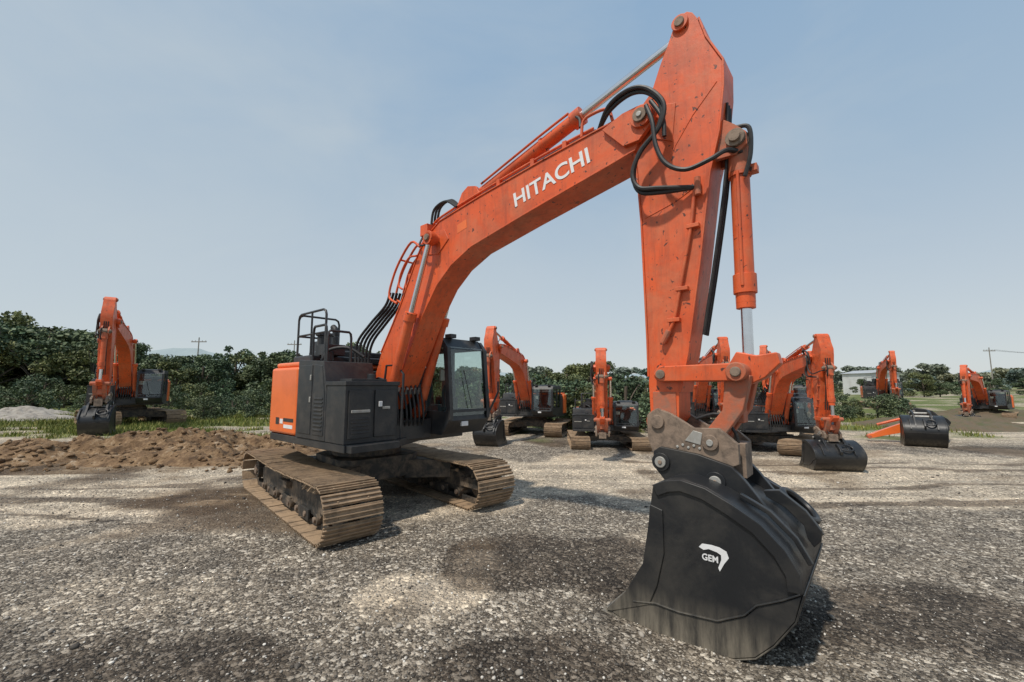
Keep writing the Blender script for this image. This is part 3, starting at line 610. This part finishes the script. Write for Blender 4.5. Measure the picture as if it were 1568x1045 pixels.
# ------------------------------------------------------------ loose stones (one mesh)
def icosa():
    t=(1+5**.5)/2
    v=np.array([(-1,t,0),(1,t,0),(-1,-t,0),(1,-t,0),(0,-1,t),(0,1,t),(0,-1,-t),(0,1,-t),(t,0,-1),(t,0,1),(-t,0,-1),(-t,0,1)],float)/1.9
    f=np.array([(0,11,5),(0,5,1),(0,1,7),(0,7,10),(0,10,11),(1,5,9),(5,11,4),(11,10,2),(10,7,6),(7,1,8),(3,9,4),(3,4,2),(3,2,6),(3,6,8),(3,8,9),(4,9,5),(2,4,11),(6,2,10),(8,6,7),(9,8,1)])
    return v,f
iv,iff=icosa()
def fastmesh(name,verts,faces,k,mats,mi=None,parent=None):
    me=bpy.data.meshes.new(name); nv=len(verts); nf=len(faces)
    me.vertices.add(nv); me.vertices.foreach_set('co',verts.astype(np.float32).ravel())
    me.loops.add(nf*k); me.loops.foreach_set('vertex_index',faces.astype(np.int32).ravel())
    me.polygons.add(nf); me.polygons.foreach_set('loop_start',np.arange(0,nf*k,k,dtype=np.int32)); me.polygons.foreach_set('loop_total',np.full(nf,k,dtype=np.int32))
    for m in mats: me.materials.append(m)
    if mi is not None: me.polygons.foreach_set('material_index',mi.astype(np.int32))
    me.update(calc_edges=True); 
    ob=bpy.data.objects.new(name,me); COL.objects.link(ob)
    if parent: ob.parent=parent
    return ob
def pebbles(name,xx,yy,zz,rr,mat):
    n=len(xx); sh=np.random.uniform(.6,1.3,(n,3)); sh[:,2]*=.65
    an=np.random.rand(n)*6.28; jit=1+np.random.uniform(-.25,.25,(n,12,1))
    vv=iv[None]*jit*sh[:,None,:]*rr[:,None,None]
    ca_,sa_=np.cos(an)[:,None],np.sin(an)[:,None]
    vx=vv[...,0]*ca_-vv[...,1]*sa_; vy=vv[...,0]*sa_+vv[...,1]*ca_
    vv=np.stack([vx+xx[:,None],vy+yy[:,None],vv[...,2]+zz[:,None]+rr[:,None]*.3],-1).reshape(-1,3)
    ff=(iff[None]+(np.arange(n)*12)[:,None,None]).reshape(-1,3)
    fastmesh(name,vv,ff,3,[mat])
m,nt,p=newmat('stone'); ge=N(nt,'ShaderNodeNewGeometry')
nt.links.new(ramp(nt,ge.outputs['Random Per Island'],[(0,(.045,.039,.033)),(.5,(.15,.13,.107)),(.85,(.36,.32,.27)),(1,(.72,.68,.61))]),p.inputs['Base Color']); p.inputs['Roughness'].default_value=.8
n=44000; yy=1.6+np.random.rand(n)**1.6*9; xx=(np.random.rand(n)*2-1)*(1.35*yy+.5)
rr=.004+.011*np.random.rand(n)**2.5+(.018*(np.random.rand(n)>.994))
pebbles('gravel',xx,yy,np.array([gh(a,b) for a,b in zip(xx,yy)]),rr,m)
xx=[];yy=[];zz=[]
for q in BM:
    for k in range(1700):
        a_=random.uniform(q[0],q[1]); b_=random.uniform(q[2]-.4,q[3]); xx.append(a_);yy.append(b_);zz.append(max(gh(a_,b_),bermz(a_,b_,*q)) if b_>q[2] else gh(a_,b_))
pebbles('soil_clods',np.array(xx),np.array(yy),np.array(zz),.015+.085*np.random.rand(len(xx))**3,SOILB)
# ------------------------------------------------------------ trees
def leafmat(name,a,b,c):
    m,nt,p=newmat(name); ge=N(nt,'ShaderNodeNewGeometry'); oi=N(nt,'ShaderNodeObjectInfo')
    cc=ramp(nt,ge.outputs['Random Per Island'],[(0,a),(.55,b),(1,c)])
    cl_=ramp(nt,noise_(nt,obj(nt),.55,3,.6),[(.35,(.55,.6,.55)),(.65,(1.35,1.3,1.2))])
    cc=mix(nt,1.0,cc,cl_,'MULTIPLY')
    cc=mix(nt,.75,cc,ramp(nt,oi.outputs['Random'],[(0,(.65,.85,.85)),(.5,(1,1,1)),(1,(1.45,1.15,.75))]),'MULTIPLY')
    nt.links.new(cc,p.inputs['Base Color']); p.inputs['Roughness'].default_value=.6; p.inputs['Specular IOR Level'].default_value=.3
    return m
LEAF=leafmat('leaves',(.065,.09,.055),(.105,.14,.08),(.165,.20,.11))  # greens greyed a little: haze put into the tree colour
LEAF2=leafmat('far_leaves_hazed',(.15,.18,.17),(.18,.22,.20),(.22,.26,.23))  # distance haze painted into these paler, bluer greens
BARK=paint('bark',(.12,.095,.07),.9,(.05,.04,.03),.8,6)
GRS=leafmat('grass_blades',(.08,.11,.02),(.16,.20,.05),(.32,.30,.12))
def leaves(blobs,per,size):
    out=[]
    for (c,r) in blobs:
        k=int(per*r*r); d=np.random.normal(size=(k,3)); d/=np.linalg.norm(d,axis=1)[:,None]
        rad=r*(.45+.65*np.random.rand(k)**.8); q=np.array(c)+d*rad[:,None]*np.array([1,1,.8])
        out.append(q)
    P=np.concatenate(out); n=len(P)
    a=np.random.normal(size=(n,3)); a/=np.linalg.norm(a,axis=1)[:,None]; b=np.cross(a,np.random.normal(size=(n,3))); b/=np.linalg.norm(b,axis=1)[:,None]
    s=size*np.random.uniform(.6,1.4,(n,1)); a*=s; b*=s*.7
    v=np.stack([P-a,P-b,P+a,P+b],1).reshape(-1,3); f=np.arange(n*4).reshape(-1,4); return v,f
def treemesh(seed,H,W,per,size,mat,nb=24,lo=.12):
    rs=random.Random(seed); np.random.seed(seed); blobs=[]
    limbs=[]
    for i in range(nb):
        a=rs.uniform(0,6.28); h=rs.uniform(lo,.93); rad=W*.5*math.sqrt(max(.05,1-((h-.45)/.58)**2))*rs.uniform(.35,1.05)
        c=(rad*math.cos(a),rad*math.sin(a),H*h); blobs.append((c,W*rs.uniform(.08,.19))); limbs.append(c)
    v,f=leaves(blobs,per,size)
    P=Part('t'); P.tube([(0,0,-.3),(.05,0,H*.3),(-.05,.05,H*.6),(0,0,H*.85)],W*.022,BARK,7,3)
    for c in limbs[:12]: P.tube([(0,0,c[2]*.5),(c[0]*.5,c[1]*.5,c[2]*.8),c],W*.009,BARK,5,2)
    nq=[ff for ff in P.F if len(ff)==4]
    V=np.concatenate([v,np.array(P.V)]); F=np.concatenate([f,np.array(nq)+len(v)]); mi=np.concatenate([np.zeros(len(f)),np.ones(len(nq))])
    ob=fastmesh('tree_src',V,F,4,[mat,BARK],mi); me=ob.data; bpy.data.objects.remove(ob); return me
tm=[treemesh(10+i,8,5.5+i*.6,330,.15,LEAF) for i in range(5)]
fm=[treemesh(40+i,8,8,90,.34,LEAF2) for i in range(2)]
bm_=[treemesh(60+i,2.6,3.6,520,.09,LEAF,18,.1) for i in range(3)]
def inst(me,name,x,y,s,parent,sz=None):
    o=bpy.data.objects.new(name,me); COL.objects.link(o); o.location=(x,y,gh(x,y)-.1); o.scale=(s,s,sz or s); o.rotation_euler=(0,0,random.uniform(0,6.28)); o.parent=parent
TL=empty('tree_line')
def heightcap(ang):
    pts=[(-1.6,11),(-1.22,10.5),(-1.14,10.6),(-1.05,9.8),(-.98,8.4),(-.93,7.2),(-.85,6.6),(-.75,6.2),(-.66,6.8),(-.60,6.2),(-.52,6.8),(-.40,6.6),(-.3,6.8),(-.1,4.6),(.02,3.8),(.06,5.2),(.10,3.6),(.14,5.3),(.18,5.0),(.21,3.3),(.4,3.0),(.55,5.2),(.62,5.3),(.67,3.2),(1.0,2.6),(1.7,2.6)]
    for (a,h),(b,g) in zip(pts,pts[1:]):
        if a<=ang<=b: return h+(g-h)*(ang-a)/(b-a)
    return 4
a=-1.5
while a<.70:
    y=46+random.uniform(-6,6); hgt_=heightcap(a)*y/46*random.uniform(.78,1.06)-.4
    inst(random.choice(tm),'tree',a*y,y,hgt_/8*random.uniform(.9,1.35) if hgt_>5 else hgt_/8*1.25,TL,hgt_/8)
    a+=random.uniform(.025,.045) if a<-.1 else random.uniform(.035,.06)
while a<1.5:
    y=74+random.uniform(-8,8); hgt_=random.uniform(2.6,4.6)
    inst(random.choice(tm),'tree',a*y,y,hgt_/8*1.4,TL,hgt_/8)
    a+=random.uniform(.03,.09)
a=-1.5
while a<1.5:
    y=37+random.uniform(-4,5)
    if a<.72 or random.random()<.45: inst(random.choice(bm_),'shrub',a*y,y,random.uniform(.45,1.25) if a<.1 else random.uniform(.3,.6),TL)
    a+=random.uniform(.03,.055)
WD=empty('shrub_thicket')
for (x0,x1,y0_,y1_,k,s0,s1) in((1.6,6.0,20,24,15,.6,1.05),(-24,-13,25,31,12,.3,.6),(9,24,23,30,18,.3,.6),(-14,-6,28,34,9,.4,.6)):
    for i in range(k): inst(random.choice(bm_),'shrub',random.uniform(x0,x1),random.uniform(y0_,y1_),random.uniform(s0,s1),WD)
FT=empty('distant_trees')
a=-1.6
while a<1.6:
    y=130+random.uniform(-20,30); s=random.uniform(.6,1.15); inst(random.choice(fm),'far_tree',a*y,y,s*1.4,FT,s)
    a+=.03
n=48000
gx=np.concatenate([np.random.uniform(-32,-4,n),np.random.uniform(2,24,n//4)]); gy=np.concatenate([14.5+np.random.rand(n)**1.2*16,np.random.uniform(17,26,n//4)])
keep=[]
for a_,b_ in zip(gx,gy):
    n1=noise.noise(Vector((a_*.5,b_*.5,11))); n2=noise.noise(Vector((a_*.16,b_*.16,5)))
    keep.append(gmask(a_,b_,n1,n2)>random.uniform(.3,.9))
keep=np.array(keep); gx=gx[keep];gy=gy[keep];n=len(gx)
gz=np.array([gh(a_,b_) for a_,b_ in zip(gx,gy)])
hh=np.random.uniform(.06,.26,n); an=np.random.rand(n)*6.28; dx=np.cos(an)*.025;dy=np.sin(an)*.025; lx=np.random.normal(0,.07,n);ly=np.random.normal(0,.07,n)
v=np.stack([np.stack([gx-dx,gy-dy,gz-.02],-1),np.stack([gx+dx,gy+dy,gz-.02],-1),np.stack([gx+lx,gy+ly,gz+hh],-1)],1).reshape(-1,3)
fastmesh('grass',v,np.arange(n*3).reshape(-1,3),3,[GRS])
# hills
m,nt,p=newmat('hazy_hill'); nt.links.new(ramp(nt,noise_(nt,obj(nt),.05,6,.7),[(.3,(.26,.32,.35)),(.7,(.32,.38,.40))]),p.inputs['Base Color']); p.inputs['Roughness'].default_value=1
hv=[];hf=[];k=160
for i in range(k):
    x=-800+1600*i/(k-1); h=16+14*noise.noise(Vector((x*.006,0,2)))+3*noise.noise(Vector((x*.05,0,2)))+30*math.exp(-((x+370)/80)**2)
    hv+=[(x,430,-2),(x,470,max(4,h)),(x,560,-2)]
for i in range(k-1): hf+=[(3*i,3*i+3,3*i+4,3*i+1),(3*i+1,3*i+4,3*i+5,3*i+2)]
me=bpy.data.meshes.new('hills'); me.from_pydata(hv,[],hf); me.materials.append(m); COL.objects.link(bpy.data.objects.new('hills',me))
# ------------------------------------------------------------ distant yard things
WALL=paint('pale_cladding',(.62,.63,.63),.6,(.3,.28,.25),.5,.8); ROOF=paint('grey_roof',(.40,.42,.44),.6,(.25,.23,.22),.5,.8)
def shed(x,y,w,d,h,rz):
    r=empty('industrial_building',(x,y,gh(x,y)-.1),rz)
    P=Part('walls',r,0); P.box(-w/2,w/2,-d/2,d/2,0,h,WALL); P.done()
    P=Part('roof',r,0); P.prism([(-w/2-.3,h+.004),(0,h+w*.10),(w/2+.3,h+.004)],-d/2-.3,d/2+.3,ROOF); P.done()
    P=Part('doors_and_windows',r,0)
    for i in range(5):
        q=-w/2+w*(i+.5)/5; P.box(q-w*.06,q+w*.06,-d/2-.05,-d/2+.05,0 if i%2 else h*.45,h*.75,BLK)
    P.done()
shed(74,88,7,6,4.4,.2)
WOOD=paint('pole_wood',(.28,.26,.23),.9,(.17,.15,.13),.6,4)
poles=[(88,78),(118,84),(150,90)]
for (x,y) in poles+[(-46,62),(-34,66)]:
    r=empty('utility_pole',(x,y,0)); P=Part('pole',r,0); P.cyl((0,0,-.2),(0,0,9.2),.10,WOOD,.07,seg=8); P.box(-1.1,1.1,-.06,.06,8.5,8.63,WOOD)
    for q in(-1,-.5,.5,1): P.cyl((q,0,8.63),(q,0,8.78),.04,GRY,seg=6)
    P.done()
P=Part('overhead_wires',None,0)
for (a_,b_) in zip(poles,poles[1:]):
    for q in(-1,-.5,.5,1):
        P.tube([(a_[0]+(b_[0]-a_[0])*t+q,a_[1]+(b_[1]-a_[1])*t,8.8-2.2*t*(1-t)) for t in np.linspace(0,1,9)],.012,RUB,4,1)
P.done()
def heap(x,y,r,h,mat,name,seed):
    n=44; vs=[];fs=[]
    for i in range(n):
        for j in range(n):
            u=(i/(n-1)*2-1); w_=(j/(n-1)*2-1); d=math.hypot(u,w_); z=max(0.0,1-d)**.9*h*(1+.6*noise.noise(Vector((u*3,w_*3,seed))))+.22*h*noise.noise(Vector((u*9,w_*9,seed)))*(d<.9)
            vs.append((u*r,w_*r*.7,z-.08))
    for i in range(n-1):
        for j in range(n-1): a=i*n+j; fs.append((a,a+n,a+n+1,a+1))
    me=bpy.data.meshes.new(name); me.from_pydata(vs,[],fs); me.materials.append(mat); o=bpy.data.objects.new(name,me); COL.objects.link(o); o.location=(x,y,gh(x,y))
RBL=paint('rubble',(.34,.31,.27),.9,(.08,.06,.05),.95,3,bump=.3); SOIL=paint('soil',(.13,.095,.06),.9,(.07,.09,.035),.95,2,bump=.3)
heap(-29,26,3.0,.5,RBL,'rubble_heap',3); heap(-33,29,3.5,.7,RBL,'rubble_heap',5); heap(22,22,4.5,.7,SOIL,'soil_heap',8); heap(30,27,5,.7,SOIL,'soil_heap',9)
# ------------------------------------------------------------ sky, sun, camera
w=bpy.data.worlds.new("World"); sc.world=w; w.use_nodes=True
nt=w.node_tree; bg=nt.nodes['Background']
sk=N(nt,'ShaderNodeTexSky',sky_type='NISHITA',sun_disc=False)
SD=Vector((-.32,-.38,.87)).normalized()
sk.sun_elevation=math.asin(SD.z); sk.sun_rotation=math.atan2(SD.x,SD.y)%(2*math.pi); sk.dust_density=.7; sk.air_density=1.0; sk.ozone_density=1.0
tc=N(nt,'ShaderNodeTexCoord'); sx=N(nt,'ShaderNodeSeparateXYZ'); nt.links.new(tc.outputs['Generated'],sx.inputs[0])
hz=ramp(nt,sx.outputs[2],[(0,(.62,.66,.67)),(.12,(.55,.61,.65)),(.40,(.38,.50,.62)),(.75,(.27,.42,.60)),(1,(.23,.37,.56))])
cl=ramp(nt,noise_(nt,mapped(nt,tc.outputs['Generated'],(1,1,2.2)),1.7,6,.55,.5),[(.35,0),(.70,.6)])
cl=math_(nt,'ADD',cl,math_(nt,'MULTIPLY',sx.outputs[0],-.42),True)
cc=mix(nt,cl,hz,(.54,.61,.65))
cc=mix(nt,1.0,cc,(8.2,8.2,8.2),'MULTIPLY')
cc=mix(nt,.88,sk.outputs[0],cc)
nt.links.new(cc,bg.inputs[0]); bg.inputs[1].default_value=.125
sd=bpy.data.lights.new("sun",'SUN'); so=bpy.data.objects.new("sun",sd); COL.objects.link(so); sd.energy=3.6; sd.angle=math.radians(2.5); sd.color=(1,.93,.83)
so.rotation_euler=SD.to_track_quat('Z','Y').to_euler()
cd=bpy.data.cameras.new("camera"); cam=bpy.data.objects.new("camera",cd); COL.objects.link(cam); sc.camera=cam
cd.lens=14.92; cam.location=(0,0,2); cam.rotation_euler=(math.radians(96.147),0,0); cd.clip_end=3000
sc.view_settings.view_transform='Standard'; sc.view_settings.look='None'
